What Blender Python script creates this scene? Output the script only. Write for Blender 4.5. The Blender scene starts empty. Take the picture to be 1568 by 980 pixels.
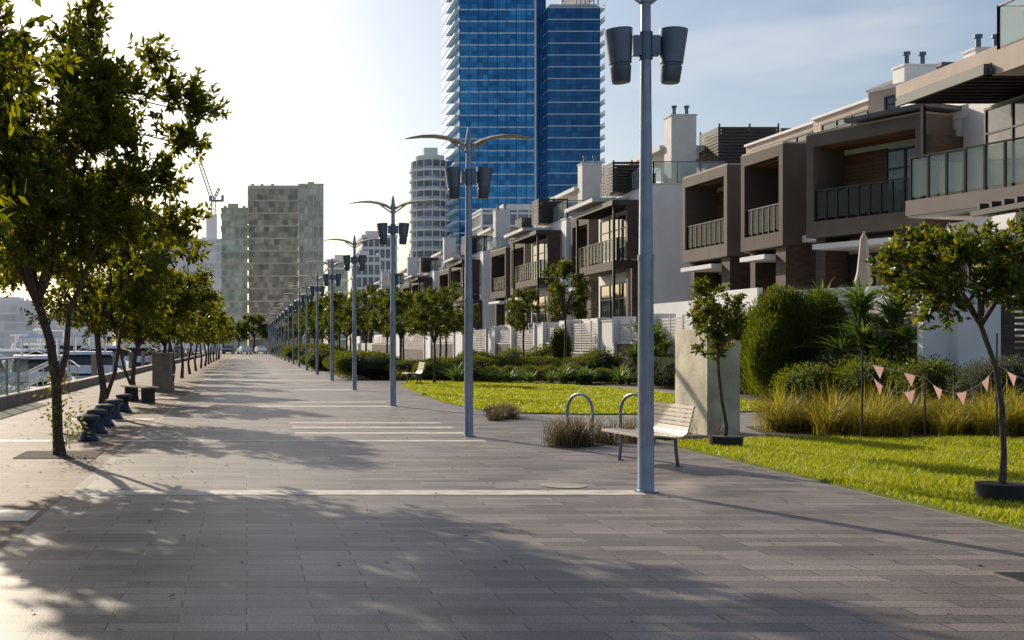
import bpy, math, random
import numpy as np
from mathutils import Vector, Matrix
random.seed(3); rng=np.random.default_rng(5)
sc=bpy.context.scene
sc.view_settings.view_transform='Standard'; sc.view_settings.look='None'; sc.view_settings.exposure=0
col=sc.collection
# ---------------------------------------------------------------- materials
def mat(name,c,rough=.6,metal=0,var=.15,scale=3,bump=0,bscale=40,emit=0,spec=.5,coat=0):
    m=bpy.data.materials.new(name); m.use_nodes=True; n=m.node_tree.nodes; l=m.node_tree.links
    b=n['Principled BSDF']; b.inputs['Roughness'].default_value=rough; b.inputs['Metallic'].default_value=metal
    b.inputs['Specular IOR Level'].default_value=spec
    tc=n.new('ShaderNodeTexCoord')
    no=n.new('ShaderNodeTexNoise'); no.inputs['Scale'].default_value=scale; no.inputs['Detail'].default_value=4
    l.new(tc.outputs['Object'],no.inputs['Vector'])
    mr=n.new('ShaderNodeMapRange'); mr.inputs[1].default_value=.3; mr.inputs[2].default_value=.7
    mr.inputs[3].default_value=1-var; mr.inputs[4].default_value=1+var
    l.new(no.outputs['Fac'],mr.inputs[0])
    hs=n.new('ShaderNodeHueSaturation'); hs.inputs['Color'].default_value=(*c,1); l.new(mr.outputs[0],hs.inputs['Value'])
    l.new(hs.outputs['Color'],b.inputs['Base Color'])
    if emit:
        l.new(hs.outputs['Color'],b.inputs['Emission Color']); b.inputs['Emission Strength'].default_value=emit
    if bump:
        n2=n.new('ShaderNodeTexNoise'); n2.inputs['Scale'].default_value=bscale; n2.inputs['Detail'].default_value=2
        l.new(tc.outputs['Object'],n2.inputs['Vector'])
        bp=n.new('ShaderNodeBump'); bp.inputs['Strength'].default_value=bump; bp.inputs['Distance'].default_value=.02
        l.new(n2.outputs['Fac'],bp.inputs['Height']); l.new(bp.outputs['Normal'],b.inputs['Normal'])
    return m
def brickmat(name,c1,c2,cm,w,h,mortar,rough=.7,vertical=False,offset=.5,bump=.4,metal=0,noise=.2,nscale=1.5,spec=.5,bias=0,emit=0,grain=0):
    m=bpy.data.materials.new(name); m.use_nodes=True; n=m.node_tree.nodes; l=m.node_tree.links
    b=n['Principled BSDF']; b.inputs['Roughness'].default_value=rough; b.inputs['Metallic'].default_value=metal
    b.inputs['Specular IOR Level'].default_value=spec
    tc=n.new('ShaderNodeTexCoord'); vec=tc.outputs['Object']
    if vertical:
        sp=n.new('ShaderNodeSeparateXYZ'); l.new(vec,sp.inputs[0])
        ad=n.new('ShaderNodeMath'); ad.operation='ADD'; l.new(sp.outputs[0],ad.inputs[0]); l.new(sp.outputs[1],ad.inputs[1])
        cb=n.new('ShaderNodeCombineXYZ'); l.new(ad.outputs[0],cb.inputs[0]); l.new(sp.outputs[2],cb.inputs[1]); vec=cb.outputs[0]
    br=n.new('ShaderNodeTexBrick'); br.offset=offset; br.inputs['Scale'].default_value=1
    br.inputs['Brick Width'].default_value=w; br.inputs['Row Height'].default_value=h; br.inputs['Mortar Size'].default_value=mortar
    br.inputs['Mortar Smooth'].default_value=.2; br.inputs['Bias'].default_value=bias
    br.inputs['Color1'].default_value=(*c1,1); br.inputs['Color2'].default_value=(*c2,1); br.inputs['Mortar'].default_value=(*cm,1)
    l.new(vec,br.inputs['Vector'])
    no=n.new('ShaderNodeTexNoise'); no.inputs['Scale'].default_value=nscale; no.inputs['Detail'].default_value=6; l.new(tc.outputs['Object'],no.inputs['Vector'])
    mr=n.new('ShaderNodeMapRange'); mr.inputs[1].default_value=.3; mr.inputs[2].default_value=.7; mr.inputs[3].default_value=1-noise; mr.inputs[4].default_value=1+noise
    l.new(no.outputs['Fac'],mr.inputs[0])
    val=mr.outputs[0]
    if grain:
        g=n.new('ShaderNodeTexNoise'); g.inputs['Scale'].default_value=70; g.inputs['Detail'].default_value=2; l.new(tc.outputs['Object'],g.inputs['Vector'])
        mg=n.new('ShaderNodeMapRange'); mg.inputs[1].default_value=.3; mg.inputs[2].default_value=.7; mg.inputs[3].default_value=1-grain; mg.inputs[4].default_value=1+grain
        l.new(g.outputs['Fac'],mg.inputs[0]); mm=n.new('ShaderNodeMath'); mm.operation='MULTIPLY'; l.new(val,mm.inputs[0]); l.new(mg.outputs[0],mm.inputs[1]); val=mm.outputs[0]
    hs=n.new('ShaderNodeHueSaturation'); l.new(br.outputs['Color'],hs.inputs['Color']); l.new(val,hs.inputs['Value'])
    l.new(hs.outputs['Color'],b.inputs['Base Color'])
    if emit:
        l.new(hs.outputs['Color'],b.inputs['Emission Color']); b.inputs['Emission Strength'].default_value=emit
    if bump:
        bp=n.new('ShaderNodeBump'); bp.inputs['Strength'].default_value=bump; bp.inputs['Distance'].default_value=.006; bp.invert=True
        l.new(br.outputs['Fac'],bp.inputs['Height'])
        if grain:
            b2=n.new('ShaderNodeBump'); b2.inputs['Strength'].default_value=.5; b2.inputs['Distance'].default_value=.004
            l.new(g.outputs['Fac'],b2.inputs['Height']); l.new(bp.outputs['Normal'],b2.inputs['Normal']); l.new(b2.outputs['Normal'],b.inputs['Normal'])
        else: l.new(bp.outputs['Normal'],b.inputs['Normal'])
    return m
def leafmat(name,c1,c2,c3=None,trans=.45,tc=None,rough=.45):
    m=bpy.data.materials.new(name); m.use_nodes=True; n=m.node_tree.nodes; l=m.node_tree.links
    n.remove(n['Principled BSDF']); out=n['Material Output']
    g=n.new('ShaderNodeNewGeometry'); r=n.new('ShaderNodeValToRGB'); l.new(g.outputs['Random Per Island'],r.inputs[0])
    r.color_ramp.elements[0].color=(*c1,1); r.color_ramp.elements[1].color=(*c2,1); r.color_ramp.elements[1].position=.85
    if c3:
        e=r.color_ramp.elements.new(.97); e.color=(*c3,1)
    p=n.new('ShaderNodeBsdfPrincipled'); p.inputs['Roughness'].default_value=rough; p.inputs['Specular IOR Level'].default_value=.4
    l.new(r.outputs[0],p.inputs['Base Color'])
    t=n.new('ShaderNodeBsdfTranslucent'); hs=n.new('ShaderNodeMixRGB'); hs.blend_type='MULTIPLY'; hs.inputs[0].default_value=1
    hs.inputs[2].default_value=(*(tc or (4.9,3.7,.5)),1); l.new(r.outputs[0],hs.inputs[1]); l.new(hs.outputs[0],t.inputs['Color'])
    mx=n.new('ShaderNodeMixShader'); mx.inputs[0].default_value=trans; l.new(p.outputs[0],mx.inputs[1]); l.new(t.outputs[0],mx.inputs[2])
    l.new(mx.outputs[0],out.inputs['Surface']); return m
def glassmat(name,tint,alpha,rough=.03,thru=(.8,.9,.88)):
    m=bpy.data.materials.new(name); m.use_nodes=True; n=m.node_tree.nodes; l=m.node_tree.links
    p=n['Principled BSDF']; p.inputs['Base Color'].default_value=(*tint,1); p.inputs['Roughness'].default_value=rough
    t=n.new('ShaderNodeBsdfTransparent'); t.inputs['Color'].default_value=(*thru,1)
    mx=n.new('ShaderNodeMixShader'); mx.inputs[0].default_value=alpha
    l.new(t.outputs[0],mx.inputs[1]); l.new(p.outputs[0],mx.inputs[2]); l.new(mx.outputs[0],n['Material Output'].inputs['Surface']); return m

M=dict(
 paving=brickmat('stone_paving',(.118,.097,.090),(.255,.215,.195),(.03,.026,.025),.82,.205,.006,rough=.50,noise=.3,nscale=.9,grain=.5,spec=.5),
 quay=brickmat('quay_paving',(.15,.10,.08),(.25,.18,.14),(.05,.04,.035),.6,.2,.008,rough=.7,noise=.3,nscale=1.2,grain=.3,spec=.3),
 pale=mat('pale_stone',(.58,.53,.46),.6,var=.25,scale=4,bump=.2),
 conc=mat('concrete_path',(.22,.205,.19),.75,var=.25,scale=1.5,bump=.2),
 kerb=mat('concrete_kerb',(.33,.29,.25),.75,var=.25,scale=2.5,bump=.3),
 monolith=mat('concrete_monolith',(.50,.45,.34),.7,var=.4,scale=1.6,bump=.4,bscale=12),
 brown=mat('weathered_steel_panel',(.24,.19,.14),.8,var=.3,scale=2,bump=.3),
 base=mat('ground_base',(.18,.17,.155),.85),
 soil=mat('mulch',(.06,.042,.03),.95,var=.4,scale=20,bump=.8),
 lawn=mat('lawn_soil',(.14,.18,.012),.9,var=.35,scale=3,bump=.8,bscale=60),
 steel=mat('painted_steel',(.27,.31,.38),.36,.5,var=.15,scale=6),
 steeld=mat('lamp_bucket_steel',(.12,.15,.20),.36,.6,var=.15,scale=5),
 wing=mat('lamp_wing_metal',(.42,.36,.30),.4,.4,var=.1),
 alu=mat('bench_slats',(.50,.44,.39),.4,.35,var=.1),
 dark=mat('dark_metal',(.025,.025,.027),.45,.3),
 stool=mat('blue_stool_paint',(.012,.025,.065),.35,var=.2),
 black=mat('black_rubber',(.015,.015,.017),.7),
 bark=mat('bark',(.085,.06,.045),.9,var=.45,scale=14,bump=.9,bscale=30),
 taupe=mat('taupe_render',(.135,.105,.09),.8,var=.15,scale=1.2,bump=.15),
 taupe2=mat('brown_render',(.080,.060,.051),.8,var=.15,scale=1.2,bump=.15),
 beige=mat('beige_render',(.48,.39,.33),.8,var=.12,scale=1.0,bump=.15),
 white=mat('white_render',(.80,.79,.79),.75,var=.06,scale=.9,bump=.1),
 offw=mat('offwhite_render',(.64,.62,.605),.75,var=.1,scale=.9,bump=.1),
 roof=mat('grey_roof',(.09,.09,.10),.6),
 brick=brickmat('dark_brick',(.055,.033,.027),(.10,.06,.045),(.04,.032,.028),.24,.08,.008,vertical=True,bump=.5),
 timber=brickmat('timber_cladding',(.13,.055,.025),(.2,.09,.04),(.04,.02,.01),3,.14,.008,vertical=True,bump=.5),
 win=mat('window_glass',(.02,.028,.036),.04,0,var=.5,scale=.6,spec=.9),
 curtain=mat('curtain_glass',(.13,.125,.12),.08,0,var=.8,scale=.9,spec=.8),
 rail=glassmat('rail_glass',(.60,.66,.64),.32,thru=(.86,.92,.9)),
 raild=glassmat('tinted_rail_glass',(.12,.14,.14),.22,thru=(.66,.72,.71)),
 slat=mat('fence_slats',(.56,.53,.51),.6),
 slatd=mat('dark_louvres',(.04,.033,.032),.6),
 umb=mat('umbrella_canvas',(.55,.46,.36),.9,bump=.3),
 boat=mat('boat_gelcoat',(.85,.86,.88),.25,var=.04),
 boatb=mat('boat_blue',(.03,.07,.16),.25),
 carw=mat('car_paint_white',(.75,.75,.75),.25,var=.03),
 card=mat('car_paint_grey',(.12,.13,.15),.25,.3,var=.03),
)
LEAF=leafmat('tree_leaves',(.022,.040,.008),(.085,.108,.012),trans=.46)
LEAF2=leafmat('young_leaves',(.020,.040,.009),(.065,.095,.013),(.14,.13,.02),trans=.38,tc=(4.2,3.2,.6))
LEAFD=leafmat('dark_leaves',(.020,.036,.010),(.062,.085,.013),trans=.40,tc=(4.2,3.4,.6))
HEDGE=leafmat('hedge_leaves',(.026,.046,.012),(.078,.105,.018),trans=.36,tc=(4.0,3.3,.7))
GREYL=leafmat('silver_leaves',(.06,.075,.05),(.13,.145,.10),trans=.3,tc=(1.6,1.6,1))
GRASS=leafmat('lawn_blades',(.13,.185,.008),(.25,.30,.014),trans=.5,tc=(2.6,2.15,.5))
OGRASS=leafmat('ornamental_grass',(.10,.12,.018),(.28,.25,.045),trans=.45,tc=(2.4,2.0,.7))
DGRASS=leafmat('sedge_blades',(.05,.055,.03),(.20,.15,.08),trans=.3,tc=(1.6,1.4,1))
AGAVE=leafmat('agave_leaves',(.04,.08,.025),(.13,.19,.06),trans=.3,tc=(2.6,2.5,.9))
FLAG=leafmat('bunting_cloth',(.75,.42,.38),(.82,.52,.48),trans=.4,tc=(1.0,.95,.95),rough=.9)
LITTER=leafmat('leaf_litter',(.10,.06,.02),(.30,.20,.06),trans=.1,tc=(1,1,1),rough=.9)
# ---------------------------------------------------------------- mesh helpers
class Acc:
    def __init__(s): s.v=[]; s.f=[]; s.n=0
    def add(s,v,f):
        s.v.extend([tuple(map(float,p)) for p in v]); s.f.extend([tuple(int(i)+s.n for i in q) for q in f]); s.n=len(s.v)
    def box(s,x0,x1,y0,y1,z0,z1):
        if x0>x1:x0,x1=x1,x0
        if y0>y1:y0,y1=y1,y0
        v=[(x0,y0,z0),(x1,y0,z0),(x1,y1,z0),(x0,y1,z0),(x0,y0,z1),(x1,y0,z1),(x1,y1,z1),(x0,y1,z1)]
        s.add(v,[(0,3,2,1),(4,5,6,7),(0,1,5,4),(1,2,6,5),(2,3,7,6),(3,0,4,7)])
    def tube(s,pts,rad,sides=8,cap=True):
        pts=[Vector(p) for p in pts]; k=len(pts)
        if not hasattr(rad,'__len__'): rad=[rad]*k
        vs=[]; fs=[]
        for i,p in enumerate(pts):
            t=(pts[min(i+1,k-1)]-pts[max(i-1,0)]).normalized()
            a=Vector((1,0,0)) if abs(t.x)<.8 else Vector((0,1,0))
            u=t.cross(a).normalized(); w=t.cross(u)
            for j in range(sides):
                an=2*math.pi*j/sides; vs.append(p+(u*math.cos(an)+w*math.sin(an))*rad[i])
        for i in range(k-1):
            for j in range(sides):
                j2=(j+1)%sides; fs.append((i*sides+j,i*sides+j2,(i+1)*sides+j2,(i+1)*sides+j))
        if cap: fs.append(tuple(range(sides))[::-1]); fs.append(tuple((k-1)*sides+j for j in range(sides)))
        s.add(vs,fs)
    def lathe(s,prof,c=(0,0,0),sides=20):
        s.tube([(c[0],c[1],c[2]+z) for r,z in prof],[r for r,z in prof],sides)
    def mesh(s,name,m,smooth=False,org=(0,0,0)):
        me=bpy.data.meshes.new(name); o=org
        me.from_pydata([(a-o[0],b-o[1],c-o[2]) for a,b,c in s.v],[],s.f); me.materials.append(m)
        if smooth:
            me.polygons.foreach_set('use_smooth',[True]*len(me.polygons))
            me.set_sharp_from_angle(angle=math.radians(40))
        me.update(); return me
def newobj(name,me,parent=None,loc=(0,0,0)):
    o=bpy.data.objects.new(name,me); col.objects.link(o); o.location=loc
    if parent: o.parent=parent
    return o
def empty(name,loc,rot=0,s=1):
    e=bpy.data.objects.new(name,None); e.empty_display_size=.3; col.objects.link(e); e.location=loc; e.rotation_euler=(0,0,rot); e.scale=(s,s,s) if not hasattr(s,'__len__') else s; return e
def place(name,parts,loc,rot=0,s=1):
    e=empty(name,loc,rot,s)
    for nm,me in parts: newobj(nm,me,e)
    return e
class Group:
    """collects parts in world coordinates under one parent"""
    def __init__(s,name,loc): s.e=(name,loc); s.p={}; s.rot=0
    def __call__(s,part,m):
        k=(part,m)
        if k not in s.p: s.p[k]=Acc()
        return s.p[k]
    def done(s,smooth=False,rot=None):
        e=empty(s.e[0],s.e[1],s.rot if rot is None else rot)
        for (part,m),a in s.p.items(): newobj(part,a.mesh(part,M[m] if isinstance(m,str) else m,smooth,s.e[1]),e)
        return e
def sheet(name,poly,z,m):
    me=bpy.data.meshes.new(name); me.from_pydata([(x,y,z) for x,y in poly],[],[tuple(range(len(poly)))]); me.materials.append(m)
    me.update()
    if me.polygons[0].normal.z<0: me.flip_normals()
    return newobj(name,me)
def rect(x0,x1,y0,y1): return [(x0,y0),(x1,y0),(x1,y1),(x0,y1)]
def np_mesh(name,V,F,m):
    me=bpy.data.meshes.new(name); me.from_pydata(V.tolist(),[],F.tolist()); me.materials.append(m); me.update(); return me
def unit(a): return a/np.maximum(np.linalg.norm(a,axis=1,keepdims=True),1e-6)
def leaves(name,C,D,L,wr,m):
    n=len(C); D=unit(D); R=rng.normal(size=(n,3)); S=unit(np.cross(D,R)); N=np.cross(D,S); L=L[:,None]
    v0=C; v1=C+D*L*.45+S*L*wr*.5+N*L*.06; v2=C+D*L; v3=C+D*L*.45-S*L*wr*.5+N*L*.06
    V=np.stack([v0,v1,v2,v3],1).reshape(-1,3); F=np.arange(4*n).reshape(-1,4)
    return np_mesh(name,V,F,m)
def blades(name,C,H,W,lean,m,segs=1):
    n=len(C); a=rng.uniform(0,2*np.pi,n); d=np.stack([np.cos(a),np.sin(a),0*a],1); b=a+np.pi/2+rng.normal(0,.4,n); s=np.stack([np.cos(b),np.sin(b),0*b],1)
    H=np.broadcast_to(H,(n,)).astype(float); W=np.broadcast_to(W,(n,)); ln=np.abs(lean*rng.normal(1,.4,n))
    if segs==1:
        tip=C+np.stack([d[:,0]*ln*H,d[:,1]*ln*H,H],1)
        V=np.stack([C-s*W[:,None]/2,C+s*W[:,None]/2,tip],1).reshape(-1,3); F=np.arange(3*n).reshape(-1,3); return np_mesh(name,V,F,m)
    rows=[]
    for i in range(segs+1):
        t=i/segs; hor=ln*H*t**1.8; z=H*(t-.42*np.minimum(ln,1.6)*t**2.6)
        p=C+d*hor[:,None]; p=p+np.stack([0*z,0*z,z],1); w=(W*(1-t)**.6/2+.0006)[:,None]
        rows+= [p-s*w,p+s*w]
    V=np.stack(rows,1).reshape(-1,3); k=2*(segs+1); base=np.arange(n)[:,None]*k
    F=np.concatenate([base+np.array([2*i,2*i+1,2*i+3,2*i+2]) for i in range(segs)],0)
    return np_mesh(name,V,F,m)
# ---------------------------------------------------------------- ground
sheet('ground',[(-6.62,-30),(4000,-30),(4000,4000),(-6.62,4000)],-.03,M['base'])
sheet('far_bank_ground',[(-4000,240),(-6.62,240),(-6.62,4000),(-4000,4000)],-.034,M['base'])
sheet('promenade_paving',rect(-1.87,6.85,-8,230),0,M['paving'])
sheet('quay_paving',rect(-6.3,-1.98,-8,230),0,M['quay'])
sheet('promenade_border_strip',rect(-1.98,-1.87,-8,230),.001,M['kerb'])
sheet('footpath',rect(6.85,17.6,-8,230),0,M['conc'])
for i,(y,w,x0,x1) in enumerate([(12.9,.42,-1.8,4.4),(20.0,.34,-5.0,4.1),(21.75,.42,.9,4.1),(23.2,.42,.9,4.1),(24.6,.42,.9,4.1),(31.2,.6,-1.8,4.0),(33.5,.5,.9,4),(42.5,.8,-1.8,4),(54,.9,-1.8,4),(65.5,1,-1.8,4),(77,1,-1.8,4),(99,1,-1.8,4)]):
    sheet('pale_paving_band',rect(x0,x1,y,y+w),.004,M['pale'])
for y in (11.0,25.7,36): sheet('pale_tree_surround',rect(-3.9,-2.05,y,y+.7),.004,M['pale'])
for x,y in ((-2.8,17.6),(-3.3,28),(-3.3,35),(-3.3,42)): sheet('tree_pit_soil',rect(x-.6,x+.6,y-.6,y+.6),.008,M['soil'])
# leaf litter on the paving
n_=420; C=np.stack([np.where(rng.random(n_)<.6,rng.normal(-2.8,1.6,n_),rng.uniform(-5,6.5,n_)),rng.uniform(6,30,n_),np.full(n_,.012)],1); C=C[C[:,0]>-6.2]; D=rng.normal(size=(len(C),3)); D[:,2]*=.12
L_=rng.uniform(.04,.08,len(C))[:,None]; Du=unit(D); Sd=unit(np.stack([-Du[:,1],Du[:,0],rng.normal(0,.15,len(C))],1))
V=np.stack([C,C+Du*L_*.5+Sd*L_*.22+np.array([0,0,.006]),C+Du*L_,C+Du*L_*.5-Sd*L_*.22+np.array([0,0,.004])],1).reshape(-1,3); newobj('leaf_litter',np_mesh('leaf_litter',V,np.arange(4*len(C)).reshape(-1,4),LITTER))
g=Group('quay_kerb',(-6.45,0,0)); g('kerb','kerb').box(-6.62,-6.3,-8,230,-1.6,.30); g.done()
a=Acc(); a.lathe([(.27,.0),(.27,.006),(.23,.008)],sides=24); newobj('manhole_cover',a.mesh('manhole_cover',M['kerb']),None,(3.7,13.75,.002))
a=Acc(); a.box(-.3,.3,-.25,.25,0,.006); newobj('drain_grate',a.mesh('drain_grate',M['dark']),None,(5.7,8.25,.002))
mw=mat('water_surface',(.03,.05,.06),.12,0,var=.2,scale=.3,bump=.35,bscale=1.5)
sheet('water',[(-4000,-200),(-6.5,-200),(-6.5,239),(-4000,239)],-1.35,mw)
a=Acc(); a.box(-4000,-6.7,239,240,-3,-.03); newobj('far_quay_wall',a.mesh('far_quay_wall',M['kerb']))
# lawns
lawn1=[(6.9,8),(15.5,8),(16,19.2),(13,20.2),(10,20.4),(8,20.2),(7.2,19.8),(6.9,18.8)]
lawn2=[(5.9,29.5),(6.5,28.2),(8,27.6),(11,28.0),(13.5,29.5),(14.8,32.5),(14.2,36),(13.6,44),(12,50),(9,53),(7.2,52),(6.3,48),(5.8,40),(5.6,33)]
def inpoly(P,poly):
    x,y=P[:,0],P[:,1]; r=np.zeros(len(P),bool); j=len(poly)-1
    for i in range(len(poly)):
        xi,yi=poly[i]; xj,yj=poly[j]
        c=((yi>y)!=(yj>y))&(x<(xj-xi)*(y-yi)/((yj-yi) or 1e-9)+xi); r^=c; j=i
    return r
def lawn(name,poly,n,h,w):
    z=.03
    e=empty(name,(poly[0][0],poly[0][1],0)); o=poly[0]
    me=bpy.data.meshes.new('turf'); vs=[(x-o[0],y-o[1],z) for x,y in poly]+[(x-o[0],y-o[1],-.01) for x,y in poly]; k=len(poly)
    me.from_pydata(vs,[],[tuple(range(k))]+[(i,(i+1)%k,(i+1)%k+k,i+k) for i in range(k)]); me.materials.append(M['lawn']); me.update(); newobj('turf',me,e)
    xs=[p[0] for p in poly]; ys=[p[1] for p in poly]
    P=np.stack([rng.uniform(min(xs)-.03,max(xs),n),rng.uniform(min(ys),max(ys),n)],1); P=P[inpoly(P,poly)]
    C=np.concatenate([P-np.array(o),np.full((len(P),1),z)],1)
    hh=h*rng.uniform(.6,1.3,len(C))*(1+.35*np.sin(P[:,0]*2.1+np.sin(P[:,1]*1.7)*2))
    newobj('grass_blades',blades('grass_blades',C,hh,w,.7,GRASS),e)
lawn('lawn',lawn1,150000,.055,.014)
lawn('lawn',lawn2,80000,.06,.035)
sheet('garden_bed_soil',[(9.3,20.6),(17.4,19.9),(17.4,26),(13,26),(10,23.6)],.008,M['soil'])
sheet('garden_bed_soil',[(14.6,27),(17.55,27),(17.55,200),(15.6,200),(15.3,40)],.008,M['soil'])
sheet('garden_bed_soil',[(8,54.5),(15.2,47),(15.2,60),(5,100),(4.7,60),(6,55.5)],.012,M['soil'])
sheet('garden_bed_soil',[(4.9,19),(5.2,18.7),(7.3,20.6),(8.8,20.9),(8.8,21.3),(6.5,21.2),(5.2,20.6)],.012,M['soil'])
# ---------------------------------------------------------------- street lamps
def lamp_parts():
    pole=Acc(); pole.lathe([(.13,0),(.13,.015),(.09,.02),(.084,.03),(.082,1.0),(.078,2.45),(.078,2.5),(.072,2.52),(.058,4.2),(.048,5.5),(.03,5.6),(.012,5.66)],sides=20)
    pole.tube([(0,0,2.46),(0,0,2.52)],.085,20); pole.tube([(0,0,5.2),(0,0,5.42)],.064,16)
    plate=Acc(); plate.box(-.045,.045,-.095,-.06,.5,.95)
    w=Acc()
    for sgn in(-1,1):
        xs=[.04,.2,.4,.62,.85,1.05,1.17]; zs=[5.30,5.39,5.455,5.49,5.49,5.465,5.445]; wd=[.09,.13,.17,.19,.18,.13,.03]; th=[.05,.05,.045,.04,.03,.02,.008]
        vs=[];fs=[]
        for x,z,ww,t in zip(xs,zs,wd,th): vs+=[(sgn*x,-ww,z),(sgn*x,0,z+t),(sgn*x,ww,z),(sgn*x,0,z-t*.7)]
        for i in range(len(xs)-1):
            for j in range(4): q=(i*4+j,i*4+(j+1)%4,(i+1)*4+(j+1)%4,(i+1)*4+j); fs.append(q if sgn<0 else q[::-1])
        fs.append((0,1,2,3)); w.add(vs,fs)
        w.tube([(sgn*.05,0,5.2),(sgn*.35,0,5.42)],.018,6)
    b=Acc()
    for sgn in(-1,1):
        prof=[(.13,4.905),(.148,4.915),(.148,4.90),(.145,4.87),(.118,4.56),(.118,4.555),(.105,4.55),(.103,4.53),(.112,4.52),(.096,4.36),(.088,4.35)]
        b.tube([(sgn*(.275+(z-4.6)*.06),0,z) for r,z in prof],[r for r,z in prof],22)
    br=Acc(); br.box(-.14,.14,-.045,.045,4.64,4.85); br.tube([(0,0,4.6),(0,0,4.89)],.072,16)
    return [('pole',pole.mesh('pole',M['steel'],True)),('service_door',plate.mesh('service_door',M['steel'])),('wing_arms',w.mesh('wing_arms',M['wing'])),('lamp_buckets',b.mesh('lamp_buckets',M['steeld'],True)),('bracket',br.mesh('bracket',M['steeld'],True))]
LP=lamp_parts()
place('street_lamp',LP,(4.48,13.2,0),0,1.055); place('street_lamp',LP,(4.0,21.2,0),.0,.985)
for i in range(17): place('street_lamp',LP,(3.93,31.6+i*11.3,0),random.uniform(-.05,.05),1.0)
# ---------------------------------------------------------------- bench
def bench_parts():
    s=Acc(); L=1.5
    prof=[(-.56,.43),(-.50,.45),(-.44,.455),(-.38,.455),(-.32,.45),(-.26,.445),(-.20,.437),(-.14,.43),(-.08,.428),(-.02,.435),(.035,.47),(.065,.52),(.085,.58),(.10,.64),(.115,.70),(.13,.76),(.145,.82),(.16,.88)]
    for i in range(len(prof)-1):
        (x0,z0),(x1,z1)=prof[i],prof[i+1]; dx,dz=x1-x0,z1-z0; l=math.hypot(dx,dz); nx,nz=-dz/l*.012,dx/l*.012
        x0+=dx*.1; z0+=dz*.1; x1-=dx*.1; z1-=dz*.1
        v=[]
        for y in(-L/2,L/2): v+=[(x0-nx,y,z0-nz),(x1-nx,y,z1-nz),(x1+nx,y,z1+nz),(x0+nx,y,z0+nz)]
        s.add(v,[(0,1,2,3),(7,6,5,4),(0,4,5,1),(1,5,6,2),(2,6,7,3),(3,7,4,0)])
    f=Acc()
    for y in(-.5,.5):
        f.tube([(x,y,z-.035) for x,z in prof[:10]]+[(x+.03,y,z) for x,z in prof[10:]],.018,8)
        f.tube([(.0,y,.42),(.01,y,.2),(.04,y,.0)],.026,8); f.tube([(-.32,y,.43),(-.36,y,.2),(-.38,y,.0)],.024,8); f.box(-.42,-.33,y-.04,y+.04,0,.012); f.box(-.01,.09,y-.04,y+.04,0,.012)
    f.tube([(-.15,-.5,.38),(-.15,.5,.38)],.018,8)
    return [('slatted_seat_and_back',s.mesh('slatted_seat_and_back',M['alu'])),('frame_and_legs',f.mesh('frame_and_legs',M['steeld'],True))]
BP=bench_parts()
place('park_bench',BP,(5.75,16.4,0),math.radians(7),.95); place('park_bench',BP,(7.15,49,0),0,1.05); place('park_bench',BP,(6.1,77,0))
a=Acc()
for k in range(4): a.box(-.24+k*.125,-.14+k*.125,-.85,.85,.42,.46)
b=Acc(); [b.box(-.2,.2,y-.04,y+.04,0,.42) for y in(-.6,.6)]
SB=[('slats',a.mesh('slats',M['alu'])),('legs',b.mesh('legs',M['dark']))]
place('backless_bench',SB,(-3.1,34.0,0),.5); place('backless_bench',SB,(-3.15,47,0))
a=Acc(); a.lathe([(.19,0),(.2,.03),(.15,.09),(.115,.17),(.115,.25),(.15,.32),(.2,.36),(.205,.40),(.195,.43),(.12,.445),(.01,.448)],sides=24)
ST=[('flared_body',a.mesh('flared_body',M['stool'],True))]
for i,(x,y) in enumerate([(-2.72,20.2),(-2.80,22.0),(-2.88,23.9),(-2.94,26.1),(-3.02,28.9)]): place('bollard_stool',ST,(x,y,0))
a=Acc(); pts=[(0,-.3,0),(0,-.3,.5)]+[(0,-.3*math.cos(t),.5+.3*math.sin(t)) for t in [k*math.pi/10 for k in range(1,10)]]+[(0,.3,.5),(0,.3,0)]
a.tube(pts,.026,10); HP=[('hoop',a.mesh('hoop',M['steel'],True))]
for x,y in((5.75,20.3),(6.65,20.2)): place('bike_rack_hoop',HP,(x,y,0),.5)
g=Group('concrete_monolith',(8.6,22,0))
g('slab','monolith').box(8.38,8.62,21.4,23.0,0,1.94); g('rear_slab','monolith').box(8.65,9.02,21.5,22.9,0,1.92); g('joint','dark').box(8.622,8.648,21.6,22.8,0,1.85); g.done()
g=Group('weathered_service_box',(-3,41.5,0)); g('body','brown').box(-3.3,-2.7,41,43,0.1,1.3); g('plinth','brown').box(-3.35,-2.65,40.95,43.05,0,.1); g('cap','brown').box(-3.34,-2.66,40.96,43.04,1.3,1.36); g.done()
g=Group('quay_glass_balustrade',(-6.5,31,0))
for i in range(4):
    y=28.5+i*1.6; g('glass','rail').box(-6.49,-6.47,y+.05,y+1.5,.32,1.2); g('posts','steel').box(-6.5,-6.44,y-.03,y+.03,.3,1.25)
g('handrail','steel').box(-6.51,-6.44,28.45,35,1.25,1.29); g.done()
g=Group('marina_gangway',(-6.6,42,0)); A=g('deck','kerb')
A.add([(-6.6,41,.2),(-6.6,42.6,.2),(-9.8,46.6,-1.1),(-9.8,45,-1.1),(-6.6,41,.12),(-6.6,42.6,.12),(-9.8,46.6,-1.2),(-9.8,45,-1.2)],[(0,1,2,3),(4,7,6,5),(0,3,7,4),(1,5,6,2)])
for oy in(0,1.6):
    for h in(1.05,.6): g('handrails','boat').tube([(-6.4,40.8+oy,.25),(-6.5,40.9+oy,.2+h),(-9.8,45+oy,-1.1+h),(-9.85,45.1+oy,-1.1)],.035,8)
    for t in(.2,.4,.6,.8): x=-6.6-3.2*t; y=41+oy+4*t; z=.2-1.3*t; g('handrails','boat').tube([(x,y,z),(x,y,z+1.03)],.025,6)
g.done()
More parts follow.
